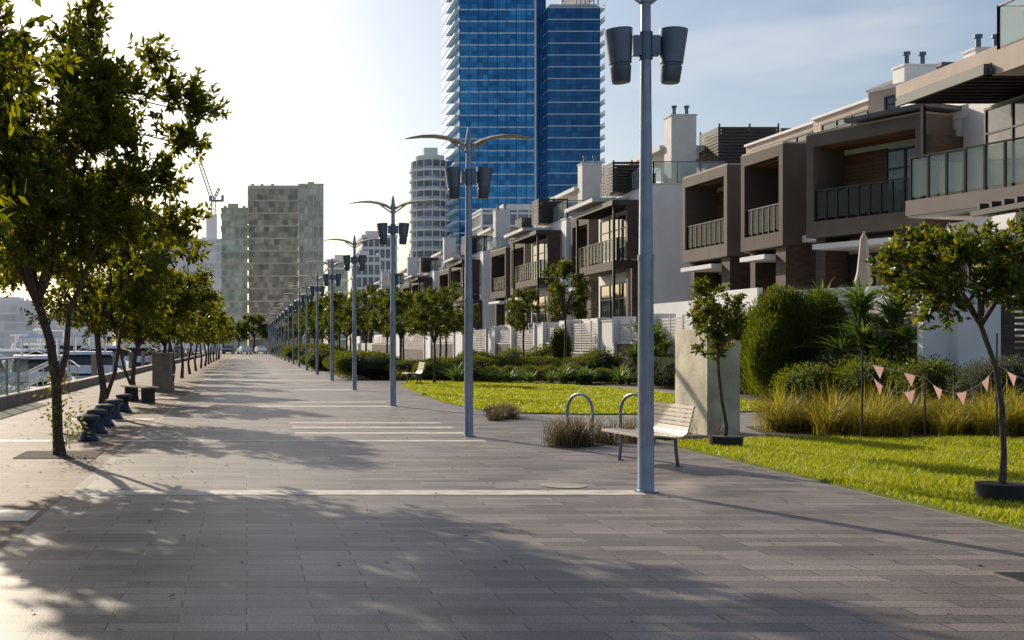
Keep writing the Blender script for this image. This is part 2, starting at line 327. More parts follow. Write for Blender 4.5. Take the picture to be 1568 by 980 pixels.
# yachts
def yacht(paint='boat'):
    h=Acc(); st=[(-5,1.55,1.0,-.2),(-3,1.75,1.0,-.3),(0,1.8,1.1,-.3),(2.5,1.45,1.3,-.25),(4.3,.8,1.55,-.1),(5.6,.05,1.8,.5)]
    vs=[];fs=[]
    for y,w,s,k in st: vs+=[(-w,y,s),(-w*.8,y,.15),(0,y,k),(w*.8,y,.15),(w,y,s)]
    for i in range(5):
        for j in range(4): fs.append((i*5+j,i*5+j+1,(i+1)*5+j+1,(i+1)*5+j))
        fs.append((i*5+4,i*5,(i+1)*5,(i+1)*5+4))
    fs.append((0,1,2,3,4)); h.add(vs,fs)
    def taper(A,x,y0,y1,z0,z1,i,fr):
        A.add([(-x,y0,z0),(x,y0,z0),(x,y1,z0),(-x,y1,z0),(-x+i,y0+.2,z1),(x-i,y0+.2,z1),(x-i,y1-fr,z1),(-x+i,y1-fr,z1)],[(0,3,2,1),(4,5,6,7),(0,1,5,4),(1,2,6,5),(2,3,7,6),(3,0,4,7)])
    c=Acc(); taper(c,1.35,-3.4,2.6,1.12,1.55,.05,.3); taper(c,1.2,-3.2,1.6,2.1,2.25,.05,.1); taper(c,1.0,-3,-.3,3.0,3.12,.05,.1)
    w=Acc(); taper(w,1.28,-3.1,2.2,1.55,2.1,.15,1.0)
    r=Acc()
    for sx in(-1,1):
        r.tube([(sx*1.7,-3,1.75),(sx*1.6,2,1.95),(sx*.7,4.5,2.2),(0,5.6,2.4)],.02,5)
        for y,x,z in((-2,1.7,1.8),(0,1.7,1.87),(2,1.55,1.95),(4,.9,2.15)): r.tube([(sx*x,y,z-.8),(sx*x,y,z)],.015,5)
        r.tube([(sx*.8,-2.8,2.2),(sx*.8,-2.5,3.0)],.04,6); r.tube([(sx*.8,-.6,2.2),(sx*.8,-.8,3.0)],.04,6)
    r.tube([(0,-2,3.1),(0,-2.2,5)],.03,6)
    return [('hull',h.mesh('hull',M[paint])),('cabin_and_flybridge',c.mesh('cabin_and_flybridge',M['boat'])),('cabin_windows',w.mesh('cabin_windows',M['win'])),('rails_and_mast',r.mesh('rails_and_mast',M['boat']))]
Y1=yacht('boat'); Y2=yacht('boatb')
for i,(x,y,r,s) in enumerate([(-10.6,60,.2,1.1),(-14.5,52,1.2,1.15),(-9.8,74,.1,1.15),(-19,66,1.4,1.3),(-11,90,.1,1.3),(-16,84,.6,1.2),(-10.5,108,0,1.3),(-11,128,0,1.3),(-24,80,1.3,1.4),(-13,150,.2,1.3),(-12.2,45,.5,1.05),(-17,100,.5,1.4),(-30,110,1.3,1.5)]):
    place('motor_yacht',Y1 if i%3 else Y2,(x,y,-1.35),r,s)
g=Group('marina_pontoon',(-12,60,-1.3)); g('deck','kerb').box(-8.9,-7.2,44,160,-1.4,-1.0)
for y in range(48,160,9): g('piles','kerb').tube([(-7.4,y,-2),(-7.4,y,1.2)],.14,8)
g.done()
def car(p):
    b=Acc(); pr=[(-2.15,.35),(-2.2,.75),(-2.0,.95),(-1.5,1.0),(-.95,1.42),(.5,1.45),(1.15,1.0),(2.0,.85),(2.15,.6),(2.12,.35)]
    def loft(A,pr,w0,w1):
        n=len(pr); vs=[(-(w0 if z<=1 else w1),y,z) for y,z in pr]+[((w0 if z<=1 else w1),y,z) for y,z in pr]
        A.add(vs,[tuple(range(n)),tuple(range(2*n-1,n-1,-1))]+[(i,i+n,(i+1)%n+n,(i+1)%n) for i in range(n)])
    loft(b,pr,.88,.68)
    w=Acc(); loft(w,[(-1.42,1.01),(-.93,1.38),(.48,1.40),(1.08,1.01)],.885,.72)
    w.box(-.6,.6,-1.62,-1.5,.98,1.0)
    t=Acc()
    for x in(-.82,.82):
        for y in(-1.35,1.35): t.tube([(x-.1,y,.32),(x+.1,y,.32)],.32,16)
    lt=Acc(); [lt.box(x-.16,x+.16,-2.22,-2.16,.7,.82) for x in(-.65,.65)]
    return [('body',b.mesh('body',M[p])),('windows',w.mesh('windows',M['win'])),('wheels',t.mesh('wheels',M['black'])),('tail_lights',lt.mesh('tail_lights',FLAG))]
CW,CD=car('carw'),car('card')
for i in range(9): place('parked_car',CW if i%3 else CD,(-9+i*2.9-3,205+random.uniform(-4,4)+(i%2)*5,0),random.uniform(-.3,.3)+math.pi*(i%2))
# ---------------------------------------------------------------- trees
def crown(center,rad,ntips,twigs,lpc,leaf,lm,seed,origin,trunk_r,wr=.42,clump=.5,tips_extra=None):
    global rng
    rng=np.random.default_rng(seed); rd=random.Random(seed)
    wood=Acc(); c=np.array(center); rad=np.array(rad)
    tips=[]
    while len(tips)<ntips:
        p=rng.normal(size=3); p/=np.linalg.norm(p); r=rng.uniform(.2,1)**.5*rng.uniform(.8,1.1); q=c+p*r*rad
        if q[2]<c[2]-rad[2]*.88: continue
        tips.append(q)
    if tips_extra: tips+= [np.array(t) for t in tips_extra]
    o=Vector(origin); stems=[]
    k=5
    for i in range(k):
        an=2*math.pi*i/k+rd.random(); e=Vector((c[0]+math.cos(an)*rad[0]*.45,c[1]+math.sin(an)*rad[1]*.45,c[2]+rad[2]*rd.uniform(-.1,.35)))
        mid=o.lerp(e,.5)+Vector((rd.uniform(-.1,.1)*rad[0],rd.uniform(-.1,.1)*rad[0],.05*rad[2]))
        pts=[o,o.lerp(mid,.5)+Vector((0,0,.03)),mid,mid.lerp(e,.5),e]; wood.tube(pts,[trunk_r*.8,trunk_r*.62,trunk_r*.5,trunk_r*.36,trunk_r*.2],7); stems+=[pts[2],pts[3],pts[4]]
    C=[];D=[];L=[]
    for t in tips:
        tv=Vector(t); s=min(stems,key=lambda q:(q-tv).length+rd.random()*.3); m=s.lerp(tv,.5)+Vector((rd.uniform(-.1,.1),rd.uniform(-.1,.1),rd.uniform(-.05,.15)))*rad[0]*.4
        wood.tube([s,m,tv],[trunk_r*.2,trunk_r*.13,trunk_r*.06],5,False)
        outd=(t-c)/rad; outd=outd/max(np.linalg.norm(outd),.01)
        for _ in range(rd.randint(int(twigs*.6),int(twigs*1.4))):
            f=rng.uniform(.35,1.0); bpt=np.array(m.lerp(tv,f))
            dr=rng.normal(size=3)*.75+outd*.7+np.array([0,0,.35]); dr/=np.linalg.norm(dr); tl=clump*rng.uniform(.4,1.0)
            e=bpt+dr*tl
            wood.tube([bpt,e],[trunk_r*.05,trunk_r*.025],3,False)
            nl=max(3,int(lpc*rng.uniform(.6,1.3)))
            ff=rng.uniform(.35,1.05,nl)[:,None]; C.append(bpt+dr*tl*ff); dd=rng.normal(size=(nl,3)); dd=unit(dd)*.85+dr*.75; D.append(dd); L.append(leaf*rng.uniform(.6,1.2,nl))
    return wood,leaves('leaves',np.concatenate(C),np.concatenate(D),np.concatenate(L),wr,lm)
def tree_parts(seed,trunk,tr,center,rad,ntips,twigs,lpc,leaf,lm,clump=.5,extra=None,wr=.42,tips_extra=None):
    w,lf=crown(center,rad,ntips,twigs,lpc,leaf,lm,seed,trunk[-1],tr,wr=wr,clump=clump,tips_extra=tips_extra)
    n=len(trunk); w.tube(trunk,[tr*(1.25 if i==0 else 1-.25*i/(n-1)) for i in range(n)],10)
    if extra:
        for pts,r in extra: w.tube(pts,[r*(1-.5*i/(len(pts)-1)) for i in range(len(pts))],8)
    return [('trunk_and_limbs',w.mesh('trunk_and_limbs',M['bark'],True)),('foliage',lf)]
T0=tree_parts(11,[(0,0,0),(-.03,0,.3),(-.05,.0,1.0),(-.15,.05,1.7),(-.35,.1,2.3)],.085,(-.55,.1,4.6),(2.3,2.6,2.35),135,30,16,.13,LEAF,clump=.46,
   extra=[([(-.05,0,1.0),(.1,-.05,1.5),(.15,-.1,2.1),(.5,-.1,3.0),(.9,-.1,3.9)],.055)],tips_extra=[(1.95,-.1,5.3),(2.15,.1,5.1),(2.0,0,4.6),(1.7,0,4.0),(1.9,.2,3.5),(1.9,.1,3.2),(1.5,.1,5.9),(.4,0,6.6),(-.9,0,7.2)])
place('broadleaf_tree',T0,(-2.8,17.6,0))
C=[];D=[]
for cz,cx in((.35,.15),(.62,-.02),(.7,.03),(1.05,-.05),(1.1,.02),(.55,.22)):
    for k in range(40): p=rng.normal(size=3)*np.array([.11,.09,.09]); C.append(np.array([-2.85+cx,17.55,cz])+p); D.append(p+rng.normal(size=3)*.05)
C=np.array(C); o=C.mean(0); newobj('epicormic_shoots',leaves('epicormic_shoots',C-o,np.array(D),np.full(len(C),.085),.42,LEAF),None,tuple(o))
T1=tree_parts(21,[(0,0,0),(.05,0,.6),(-.05,0,1.3),(-.1,0,1.9)],.09,(0,0,3.65),(2.45,2.2,1.9),85,24,13,.14,LEAF,clump=.5,extra=[([(0,0,.1),(.3,.1,1),(.45,.1,2.0),(.8,.1,3)],.06)])
T2=tree_parts(22,[(0,0,0),(-.1,0,.6),(-.05,.05,1.2),(.05,0,1.6)],.08,(.2,0,2.95),(2.35,2.1,1.4),75,22,12,.14,LEAF,clump=.45,extra=[([(0,0,.1),(-.35,.1,.9),(-.6,.1,2.0),(-.8,.1,2.6)],.05)])
T3=tree_parts(23,[(0,0,0),(.1,0,.6),(0,0,1.2),(-.1,0,1.6)],.07,(0,0,2.9),(1.9,1.9,1.3),46,18,10,.18,LEAF,clump=.45)
place('broadleaf_tree',T1,(-4.05,10.2,0),2.5,(1,1,1.25))
place('broadleaf_tree',T1,(-3.4,27.5,0)); place('broadleaf_tree',T2,(-3.3,35,0)); place('broadleaf_tree',T2,(-2.9,42,0),2.1,1.02)
for i in range(12): place('broadleaf_tree',T3,(-3.2,50+i*8,0),i*1.3,random.uniform(1.0,1.15))
TY=tree_parts(31,[(0,0,0),(.03,0,.35),(-.05,0,.8),(-.1,0,1.25),(-.1,0,1.45)],.03,(-.08,0,1.98),(.42,.42,.68),34,13,10,.09,LEAF2,clump=.2)
TZ=tree_parts(37,[(0,0,0),(.02,0,.5),(0,0,1.0),(-.06,0,1.4),(-.22,0,1.85)],.033,(-.30,0,2.48),(.98,.9,.58),54,15,11,.10,LEAF2,clump=.26)
place('young_tree',TY,(7.6,18.7,0)); place('young_tree',TZ,(7.9,12.3,0))
a=Acc(); a.tube([(0,0,.0),(0,0,.2),(0,0,.2)],[.25,.26,.24],24); RG=[('rubber_ring',a.mesh('rubber_ring',M['black'],True))]
place('tree_guard_ring',RG,(7.62,18.7,0)); place('tree_guard_ring',RG,(7.92,12.3,0),0,1.0)
TR=tree_parts(41,[(0,0,0),(0,0,.6),(.03,0,1.3),(0,0,1.8)],.06,(0,0,3.0),(1.25,1.25,1.25),38,16,10,.14,LEAFD,clump=.35)
for x,y,s in((7.9,49.5,.95),(7.6,58,1.05),(7.9,66,1.1),(10.5,62,1.15),(7.5,74,1.25),(7.2,82,1.3),(7.2,91,1.35),(7.4,101,1.4),(7.2,113,1.5),(7.2,126,1.5),(7.4,140,1.6),(7.2,156,1.7),(7.5,174,1.8),(12.5,76,1.2),(12,90,1.3)):
    place('street_tree',TR,(x,y,0),y,s)
TS=tree_parts(43,[(0,0,0),(0,0,1),(.03,0,2.1),(0,0,2.6)],.06,(0,0,3.9),(1.0,1.0,1.45),40,16,10,.14,LEAFD,clump=.35)
place('street_tree',TS,(15.3,56.5,0),0,1.1); place('street_tree',TS,(14.6,62,0),2,.9); place('street_tree',TS,(15.8,84,0),2,.9)
# ---------------------------------------------------------------- shrubs
CORE=mat('shrub_core',(.012,.02,.008),.95)  # dark solid filler inside the leaf cloud, stops see-through
def shrub(seed,rad,n,leaf,lm,up=.3,wr=.4,lumps=9):
    r=np.random.default_rng(seed); rad=np.array(rad); cs=[(np.array([0,0,rad[2]*.9]),1.0)]
    for i in range(lumps):
        d=r.normal(size=3); d/=np.linalg.norm(d); d[2]=abs(d[2])*.9; cs.append((np.array([0,0,rad[2]*.85])+d*rad*.55,r.uniform(.4,.62)))
    C=[];D=[]
    for c,s in cs:
        k=int(n*s*s/3); d=unit(r.normal(size=(k,3))); p=c+d*rad*s*r.uniform(.75,1.06,(k,1)); keep=p[:,2]>0.0; C.append(p[keep]); D.append((d+r.normal(size=(k,3))*.5+np.array([0,0,up]))[keep])
    C=np.concatenate(C); D=np.concatenate(D)
    lf=leaves('foliage',C,D,leaf*r.uniform(.6,1.3,len(C)),wr,lm)
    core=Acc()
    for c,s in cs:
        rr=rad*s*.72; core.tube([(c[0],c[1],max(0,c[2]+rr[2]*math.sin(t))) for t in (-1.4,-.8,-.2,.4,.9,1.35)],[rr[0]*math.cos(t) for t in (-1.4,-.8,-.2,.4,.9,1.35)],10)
    return [('foliage',lf),('opaque_core',core.mesh('opaque_core',CORE,True))]
S_big=shrub(51,(1.3,1.3,1.6),22000,.16,HEDGE,up=2.0,wr=.22,lumps=18)
S_round=shrub(52,(.8,.8,.6),6000,.075,HEDGE)
S_long=shrub(53,(1.6,1.0,.62),9000,.085,LEAFD,lumps=14)
S_grey=shrub(54,(.8,.8,.55),5000,.075,GREYL,up=.9,wr=.2)
place('conifer_shrub',S_big,(15.7,34.6,0),0,(.85,.85,1.05)); place('conifer_shrub',S_big,(16.4,33.6,0),1,(.6,.6,1.0)); place('conifer_shrub',S_big,(15.2,33.8,0),3,(.55,.55,.8))
place('conifer_shrub',S_big,(16.6,37.8,0),2,(.8,.8,.9))
for x,y,s in((14.6,30.5,1.0),(15.6,29.5,1.1),(16.3,31,1.25),(15.3,32.3,1.0),(16.4,28.3,1.15),(17,30,1.4)): place('rounded_shrub',S_round,(x,y,0),x*3,s)
for x,y,s in((16.6,31.8,1.6),(17.0,26.5,1.3),(16.2,41,1.2),(15.8,45,1.1)): place('silver_shrub',S_grey,(x,y,0),x,s)
for i in range(13): place('hedge_shrub',S_long,(5.2+random.uniform(-.2,1.2),56.5+i*3.1,0),random.uniform(0,6),random.uniform(.85,1.15))
for i in range(10): place('hedge_shrub',S_long,(6.8+i*.95,55.5+random.uniform(-1.5,2.5),0),random.uniform(0,6),random.uniform(.75,1.05))
for i in range(12): place('rounded_shrub',S_round,(8.4+i*.65+random.uniform(-.3,.3),53.0-i*.25+random.uniform(-1,1),0),i,random.uniform(.5,.95))
for i in range(14): place(['silver_shrub','rounded_shrub'][i%2],[S_grey,S_round][i%2],(16.5+random.uniform(-.6,.3),44+i*3.2,0),i,random.uniform(.9,1.5))
for i in range(20): place('hedge_shrub',S_long,(6.2+random.uniform(-1,1.5),98+i*5,0),random.uniform(0,6),random.uniform(1.1,1.5))
S_vine=shrub(55,(.55,.55,1.35),6000,.1,HEDGE); place('climbing_vine',S_vine,(15.9,59.5,0)); place('climbing_vine',S_vine,(16.8,48.5,0),1,(.9,.9,1.0))
def rosette(seed,n,L,W,z0=0,lean=.9):
    global rng; rng=np.random.default_rng(seed); C=np.zeros((n,3)); C[:,2]=z0; C[:,:2]+=rng.normal(0,.03,(n,2))
    return blades('leaf_rosette',C,L*rng.uniform(.7,1.1,n),W,lean,AGAVE,4)
AG=[('leaf_rosette',rosette(61,60,.75,.06,0,.9))]
for i in range(20): place('agave_plant',AG,(9.0+i*.4+random.uniform(-.3,.3),51.5-random.uniform(0,2.2)-(i*.1),0),i,random.uniform(.8,1.6))
def yucca(seed):
    global rng; t=Acc(); h=[]
    for k,(x,y,z) in enumerate([(0,0,2.1),(.6,.2,1.5),(-.6,.1,1.75),(.2,-.3,1.1),(-.3,-.3,1.2),(.35,.1,2.3)]):
        t.tube([(0,0,0),(x*.5,y*.5,z*.5),(x,y,z)],[.09,.07,.06],7); h.append((x,y,z))
    C=[]
    rng=np.random.default_rng(seed)
    for x,y,z in h:
        n=80; c=np.tile([x,y,z],(n,1))+rng.normal(0,.03,(n,3)); C.append(c)
    C=np.concatenate(C); b=blades('sword_leaves',C,1.0*rng.uniform(.6,1.1,len(C)),.085,1.0,AGAVE,4)
    return [('trunks',t.mesh('trunks',M['bark'])),('sword_leaves',b)]
YU=yucca(63)
for x,y,s in((16.6,31.9,1.1),(17.0,30.9,1.05),(16.9,34.9,1.15),(16.8,50,.9),(16.4,47,.8)): place('yucca_plant',YU,(x,y,0),x,s)
def tuft_field(name,pts,n_per,h,w,lean,m,spread):
    global rng; P=[];Hh=[]
    for x,y,s in pts:
        p=np.zeros((n_per,3)); p[:,0]=x+rng.normal(0,spread,n_per); p[:,1]=y+rng.normal(0,spread,n_per); P.append(p); Hh.append(h*s*rng.uniform(.6,1.1,n_per))
    P=np.concatenate(P); o=P.mean(0); newobj(name,blades(name,P-o,np.concatenate(Hh),w,lean,m,4),None,tuple(o))
rng=np.random.default_rng(70)
pts=[(random.uniform(9.9,16.5),random.uniform(21,23.8),random.uniform(.6,1.25)) for _ in range(80)]
pts=[p for p in pts if p[1]>20.8+max(0,(10.6-p[0]))*1.5]
tuft_field('ornamental_grass',pts,170,.92,.015,.95,OGRASS,.11)
tuft_field('ornamental_grass',[(5.6+random.uniform(-.3,.5),26.3+random.uniform(-.8,1.2),random.uniform(.6,1)) for _ in range(16)],90,.5,.012,.8,DGRASS,.08)
tuft_field('sedge_grass',[(5.2+t*.9+random.uniform(-.15,.15),19.2+t*.5+random.uniform(-.25,.35),random.uniform(.6,1.1)) for t in [random.random()*3.6 for _ in range(30)]],34,.62,.009,.55,DGRASS,.07)
tuft_field('sedge_grass',[(5.25+random.uniform(-.25,.3),19.2+random.uniform(-.2,.5),random.uniform(.8,1.1)) for _ in range(10)],45,.62,.010,.45,DGRASS,.09)
tuft_field('sedge_grass',[(random.uniform(7,16),random.uniform(54,56),random.uniform(.8,1.3)) for _ in range(50)],60,.8,.03,.7,OGRASS,.15)
# ---------------------------------------------------------------- bunting
g=Group('bunting_string',(12,20.2,0))
for x,y,h in [(10.65,20.35,1.45),(11.65,20.2,1.1),(12.95,20.3,1.75)]: g('stakes','dark').tube([(x,y,0),(x,y,h+.1)],.016,6)
def string(p,q,n,sag,off=.5):
    P,Q=Vector(p),Vector(q); f=lambda t:P.lerp(Q,t)-Vector((0,0,sag*4*t*(1-t)))
    g('cord','offw').tube([f(i/12) for i in range(13)],.005,4)
    for i in range(n):
        t=(i+off)/n; c=f(t); u=(f(min(1,t+.02))-f(t-.02)).normalized()*.095; g('pennants',FLAG).add([c-u,c+u,c+Vector((.015,-.03,-.22))],[(0,1,2)])
string((10.65,20.33,1.35),(11.65,20.18,1.08),2,.0); string((10.65,20.33,1.3),(11.65,20.18,1.0),2,.30); string((11.65,20.18,1.08),(12.95,20.28,1.3),3,.36); string((12.95,20.28,1.3),(15,20.4,1.5),4,.4)
g.done()
# ---------------------------------------------------------------- townhouses
XF=20.0
def railing(g,p0,p1,z,h=1.05,step=.58,glass='raild',post='dark',pw=.03):
    (x0,y0),(x1,y1)=p0,p1; L=math.hypot(x1-x0,y1-y0); n=max(1,round(L/step)); dx,dy=(x1-x0)/n,(y1-y0)/n
    for i in range(n+1):
        x,y=x0+dx*i,y0+dy*i; g('rail_posts',post).box(x-pw,x+pw,y-pw,y+pw,z,z+h)
    for i in range(n):
        xa,ya,xb,yb=x0+dx*i,y0+dy*i,x0+dx*(i+1),y0+dy*(i+1)
        if abs(dx)>abs(dy): g('rail_glass',glass).box(xa+pw+.03,xb-pw-.03,ya-.008,ya+.008,z+.1,z+h-.03)
        else: g('rail_glass',glass).box(xa-.008,xa+.008,min(ya,yb)+pw+.03,max(ya,yb)-pw-.03,z+.1,z+h-.03)
    g('handrail',post).box(min(x0,x1)-.03,max(x0,x1)+.03,min(y0,y1)-.03,max(y0,y1)+.03,z+h+.001,z+h+.05)
def glazing(g,x,y0,y1,z0,z1,n=3,m='win'):
    g('window_panes',m).box(x-.03,x+.05,y0,y1,z0,z1)
    w=(y1-y0)/n
    for i in range(n+1):
        y=y0+w*i; g('window_frames','dark').box(x-.07,x+.04,y-.035,y+.035,z0,z1)
    g('window_frames','dark').box(x-.075,x+.03,y0-.04,y1+.04,z1,z1+.07); g('window_frames','dark').box(x-.075,x+.03,y0-.04,y1+.04,z0-.06,z0)
    g('window_frames','dark').box(x-.065,x+.02,y0,y1,z0+(z1-z0)*.72,z0+(z1-z0)*.72+.05)
def sidewin(g,y,x0,x1,z0,z1,n=2,m='win'):
    """window on a wall facing -Y"""
    g('window_panes',m).box(x0,x1,y-.02,y+.05,z0,z1); w=(x1-x0)/n
    for i in range(n+1): x=x0+w*i; g('window_frames','dark').box(x-.035,x+.035,y-.06,y+.04,z0,z1)
    g('window_frames','dark').box(x0-.04,x1+.04,y-.065,y+.03,z1,z1+.07); g('window_frames','dark').box(x0-.04,x1+.04,y-.065,y+.03,z0-.06,z0)
def chimney(g,x,y,z0,z1,m='beige',w=1.2,d=.7):
    g('chimney',m).box(x,x+w,y,y+d,z0,z1); g('chimney_cap',m).box(x-.04,x+w+.04,y-.04,y+d+.04,z1,z1+.07)
    for k in(.25,.75):
        cx=x+w*k; g('flue_pipes','steeld').tube([(cx,y+d/2,z1+.05),(cx,y+d/2,z1+.45)],.09,10); g('flue_pipes','steeld').tube([(cx,y+d/2,z1+.47),(cx,y+d/2,z1+.58)],.14,10)
def louvres(g,x0,x1,y0,y1,z0,z1,m='slatd'):
    n=int((z1-z0)/.16)
    for i in range(n):
        z=z0+i*.16; g('louvre_slats',m).box(x0,x1,y0,y0+.04,z,z+.12); g('louvre_slats',m).box(x0,x0+.04,y0+.04,y1,z,z+.12)
    for x,y in((x0,y0),(x1-.08,y0),((x0+x1)/2,y0),(x0,y1-.08)): g('louvre_posts',m).box(x+.045,x+.12,y+.045,y+.12,z0,z1)
    g('louvre_screen',m).box(x0+.3,x1,y0+.3,y1,z0,z1-.2)
def boxhouse(y0,y1,gap,frame='taupe',body='offw',brick=True,chim=True,xf=XF,zt=9.1,rot=.06,setb='beige'):
    """y0..y1 is the projecting framed bay; gap is the recessed strip on the camera side"""
    g=Group('townhouse',(xf,y1,0)); g.rot=rot; bx=xf+1.5; ys=y0-gap
    g('body','white').box(bx,xf+13,ys+.004,y1-.004,0,8.9)
    g('roof_parapet',body).box(bx-.15,xf+12.9,ys+.01,y1-.01,8.9,9.3)
    g('bay_roof_slab',frame).box(xf,bx-.16,y0,y1,zt-.38,zt+.05); g('bay_coping','beige').box(xf+.02,bx-.17,y0+.02,y1-.02,zt+.051,zt+.12); g('bay_floor_slab',frame).box(xf,bx-.002,y0,y1,5.4,5.95)
    g('bay_side_walls',frame).box(xf+.003,bx-.002,y0+.003,y0+.3,5.95,zt-.38); g('bay_side_walls',frame).box(xf+.003,bx-.002,y1-.3,y1-.003,5.95,zt-.38)
    g('soffit','timber').box(xf+.35,bx-.2,y0+.32,y1-.32,zt-.45,zt-.381)
    w=y1-y0
    glazing(g,bx-.06,y0+.34,y0+.34+.55*(w-.7),6.0,zt-.75,3,random.choice(['win','curtain']))
    g('inner_wall',random.choice(['timber','offw'])).box(bx-.04,bx-.005,y0+.36+.55*(w-.7),y1-.31,6,zt-.6)
    railing(g,(xf+.1,y0+.33),(xf+.1,y1-.33),5.95,step=.45)
    if brick:
        g('brick_pier','brick').box(xf+.15,bx-.01,y0+.06,y0+.8,1.2,5.4); g('brick_pier','brick').box(xf+.35,bx-.01,y1-.5,y1-.1,1.2,5.4)
    glazing(g,bx-.06,y0+1.0,y1-.6,2.05,4.75,3,'win')
    g('lintel','white').box(xf-.3,bx-.02,y0+.82,y1-.52,4.95,5.13)
    if gap>1:
        glazing(g,bx-.02,ys+.5,y0-.4,6.3,8.3,2,'win'); glazing(g,bx-.02,ys+.5,y0-.4,2.1,4.6,2,'curtain')
        g('strip_balcony','white').box(bx-.8,bx-.01,ys+.1,y0-.1,5.5,5.75)
    g('setback_storey',setb).box(xf+3,xf+12,ys+.05,y1-.05,9.3,10.75); g('setback_coping','white').box(xf+2.9,xf+12.1,ys+.03,y1-.03,10.75,10.85)
    glazing(g,xf+2.98,ys+.6,y1-.8,9.5,10.4,4,'win')
    if chim:
        chimney(g,xf+3.6,ys+.4,10.85,11.8,'white'); g('stair_box','white').box(xf+5.5,xf+11,ys+.9,y1-.6,10.85,11.9); g('stair_box_roof','roof').box(xf+5.2,xf+11.2,ys+.7,y1-.4,11.9,12.03)
    g('terrace_slab','offw').box(xf-2.4,bx-.01,ys,y1,.0,1.9)
    return g
def fence(g,x,y0,y1,z0,z1,m='slat'):
    n=int((z1-z0)/.13)
    for i in range(n): g('fence_slats',m).box(x-.02,x+.02,y0+.05,y1-.05,z0+i*.13,z0+i*.13+.085)
    for y in np.arange(y0,y1+.01,max(1.2,(y1-y0)/3)): g('fence_posts','offw').box(x-.04,x+.04,y-.04,y+.04,z0-.05,z1+.03)
XT=17.0
def garden_wall(y0,y1,kind):
    g=Group('garden_wall',(XT,y0,0))
    if kind=='white': g('wall','white').box(XT,XT+.3,y0,y1,0,2.75); g('coping','offw').box(XT-.03,XT+.33,y0-.0,y1,2.75,2.82)
    elif kind=='brick': g('wall','brick').box(XT+.02,XT+.28,y0,y1,0,1.7); g('coping','offw').box(XT,XT+.3,y0,y1,1.7,1.78); fence(g,XT+.15,y0,y1,1.85,2.75)
    else: g('wall','taupe').box(XT+.02,XT+.28,y0,y1,0,1.2); g('coping','offw').box(XT,XT+.3,y0,y1,1.2,1.28); fence(g,XT+.15,y0,y1,1.35,2.8)
    g('return_pier','white').box(XT-.12,XT+.9,y0-.25,y0-.005,0,2.95)
    g.done()
for (a0,a1,k) in [(29.6,34,'brick'),(34.3,36.3,'white'),(36.6,42,'slat'),(42.3,44.5,'white'),(44.8,49,'slat'),(49.3,54,'brick'),(54.3,56.5,'white'),(56.8,62,'slat'),(62.3,67,'brick'),(67.3,69,'white'),(69.3,75,'slat'),(75.3,80,'brick'),(80.3,83,'white'),(83.3,92,'slat'),(92.3,96,'white'),(96.3,108,'brick'),(108.3,112,'white'),(112.3,130,'slat'),(130.3,136,'white'),(136.3,160,'brick')]: garden_wall(a0,a1,k)
g=Group('gate_pillar',(17.6,29,0)); g('shaft','white').box(17.55,18.6,29.0,29.5,0,3.1); g('cap','offw').box(17.5,18.65,28.95,29.55,3.1,3.17); g.done()
g=Group('gate_pillar',(19.6,29,0)); g('shaft','white').box(19.55,20.1,29.0,29.5,0,3.2); g('cap','offw').box(19.5,20.15,28.95,29.55,3.2,3.27); g.done()
g=Group('garden_gate',(19,29.2,0)); g('brick_panel','brick').box(18.62,19.0,29.1,29.4,0,2.6)
for i in range(17): g('gate_slats','taupe2').box(19.0,19.54,29.2,29.24,.1+i*.15,.1+i*.15+.1)
g('gate_frame','dark').box(19.0,19.05,29.16,29.19,0,2.7); g('gate_frame','dark').box(19.48,19.53,29.16,29.19,0,2.7); g.done()
# A : near right house
g=Group('townhouse',(20,27,0))
g('body','white').box(21.9,33,27,34.9,0,8.7); g('parapet','beige').box(19.6,33,24,30.9,8.72,9.35)
g('upper_storey','offw').box(22.6,32,31,35,8.8,10.5); g('upper_coping','beige').box(22.5,32,30.95,35.05,10.5,10.62)
for yy in np.arange(30.9,35.0,.42): g('canopy_beams','slatd').box(19.5,22.5,yy,yy+.1,8.78,8.93)
g('canopy_slab','roof').box(19.4,22.55,30.95,35.1,8.935,9.05); g('canopy_fascia','roof').box(19.38,19.5,30.93,35.12,8.76,8.93); g('canopy_fascia','roof').box(19.5,22.5,30.8,30.9,8.76,8.93)
railing(g,(19.7,24.2),(19.7,30.8),9.35,1.15,1.1,glass='rail'); railing(g,(19.7,30.8),(24,30.8),9.35,1.15,1.1,glass='rail')
glazing(g,21.85,27.4,34.7,6.0,8.55,6,'curtain')
g('lower_wall','white').box(20.6,21.88,31.5,34.6,1.9,5.2); glazing(g,20.56,31.8,34.2,2.3,4.7,3,'win'); glazing(g,21.85,27.4,31.2,2.1,5,4,'win')
for i in range(8): g('lower_pergola','slatd').box(19.2,21.5,27.3+i*.5,27.4+i*.5,5.2,5.35)
g('lower_pergola','slatd').box(19.2,19.3,27.2,31.2,5.05,5.19)
g('terrace_slab','offw').box(17.4,21.8,29.6,35.0,0,1.9)
chimney(g,24.0,32.4,10.62,11.3,'beige',w=.9); g('terrace_wall','white').box(17.9,18.05,29.6,34.5,1.9,3.0)
fence(g,17.6,31,34.5,1.9,2.9); EA=g.done()
g=Group('balcony',(19.8,35.2,0)); g.rot=.30
g('balcony_slab','beige').box(19.7,22.6,28.2,35.2,5.5,5.95); railing(g,(19.8,28.3),(19.8,35.1),5.95,1.25,.62,glass='rail',post='dark'); railing(g,(19.85,35.1),(21.8,35.1),5.95,1.25,.95,glass='rail',post='dark')
g('steel_posts','dark').box(19.95,20.05,31.1,31.2,5.95,8.74); g('steel_posts','dark').box(19.95,20.05,34.8,34.9,5.95,8.74); g('soffit_panel','offw').box(19.75,22.6,28.25,35.15,5.44,5.499)
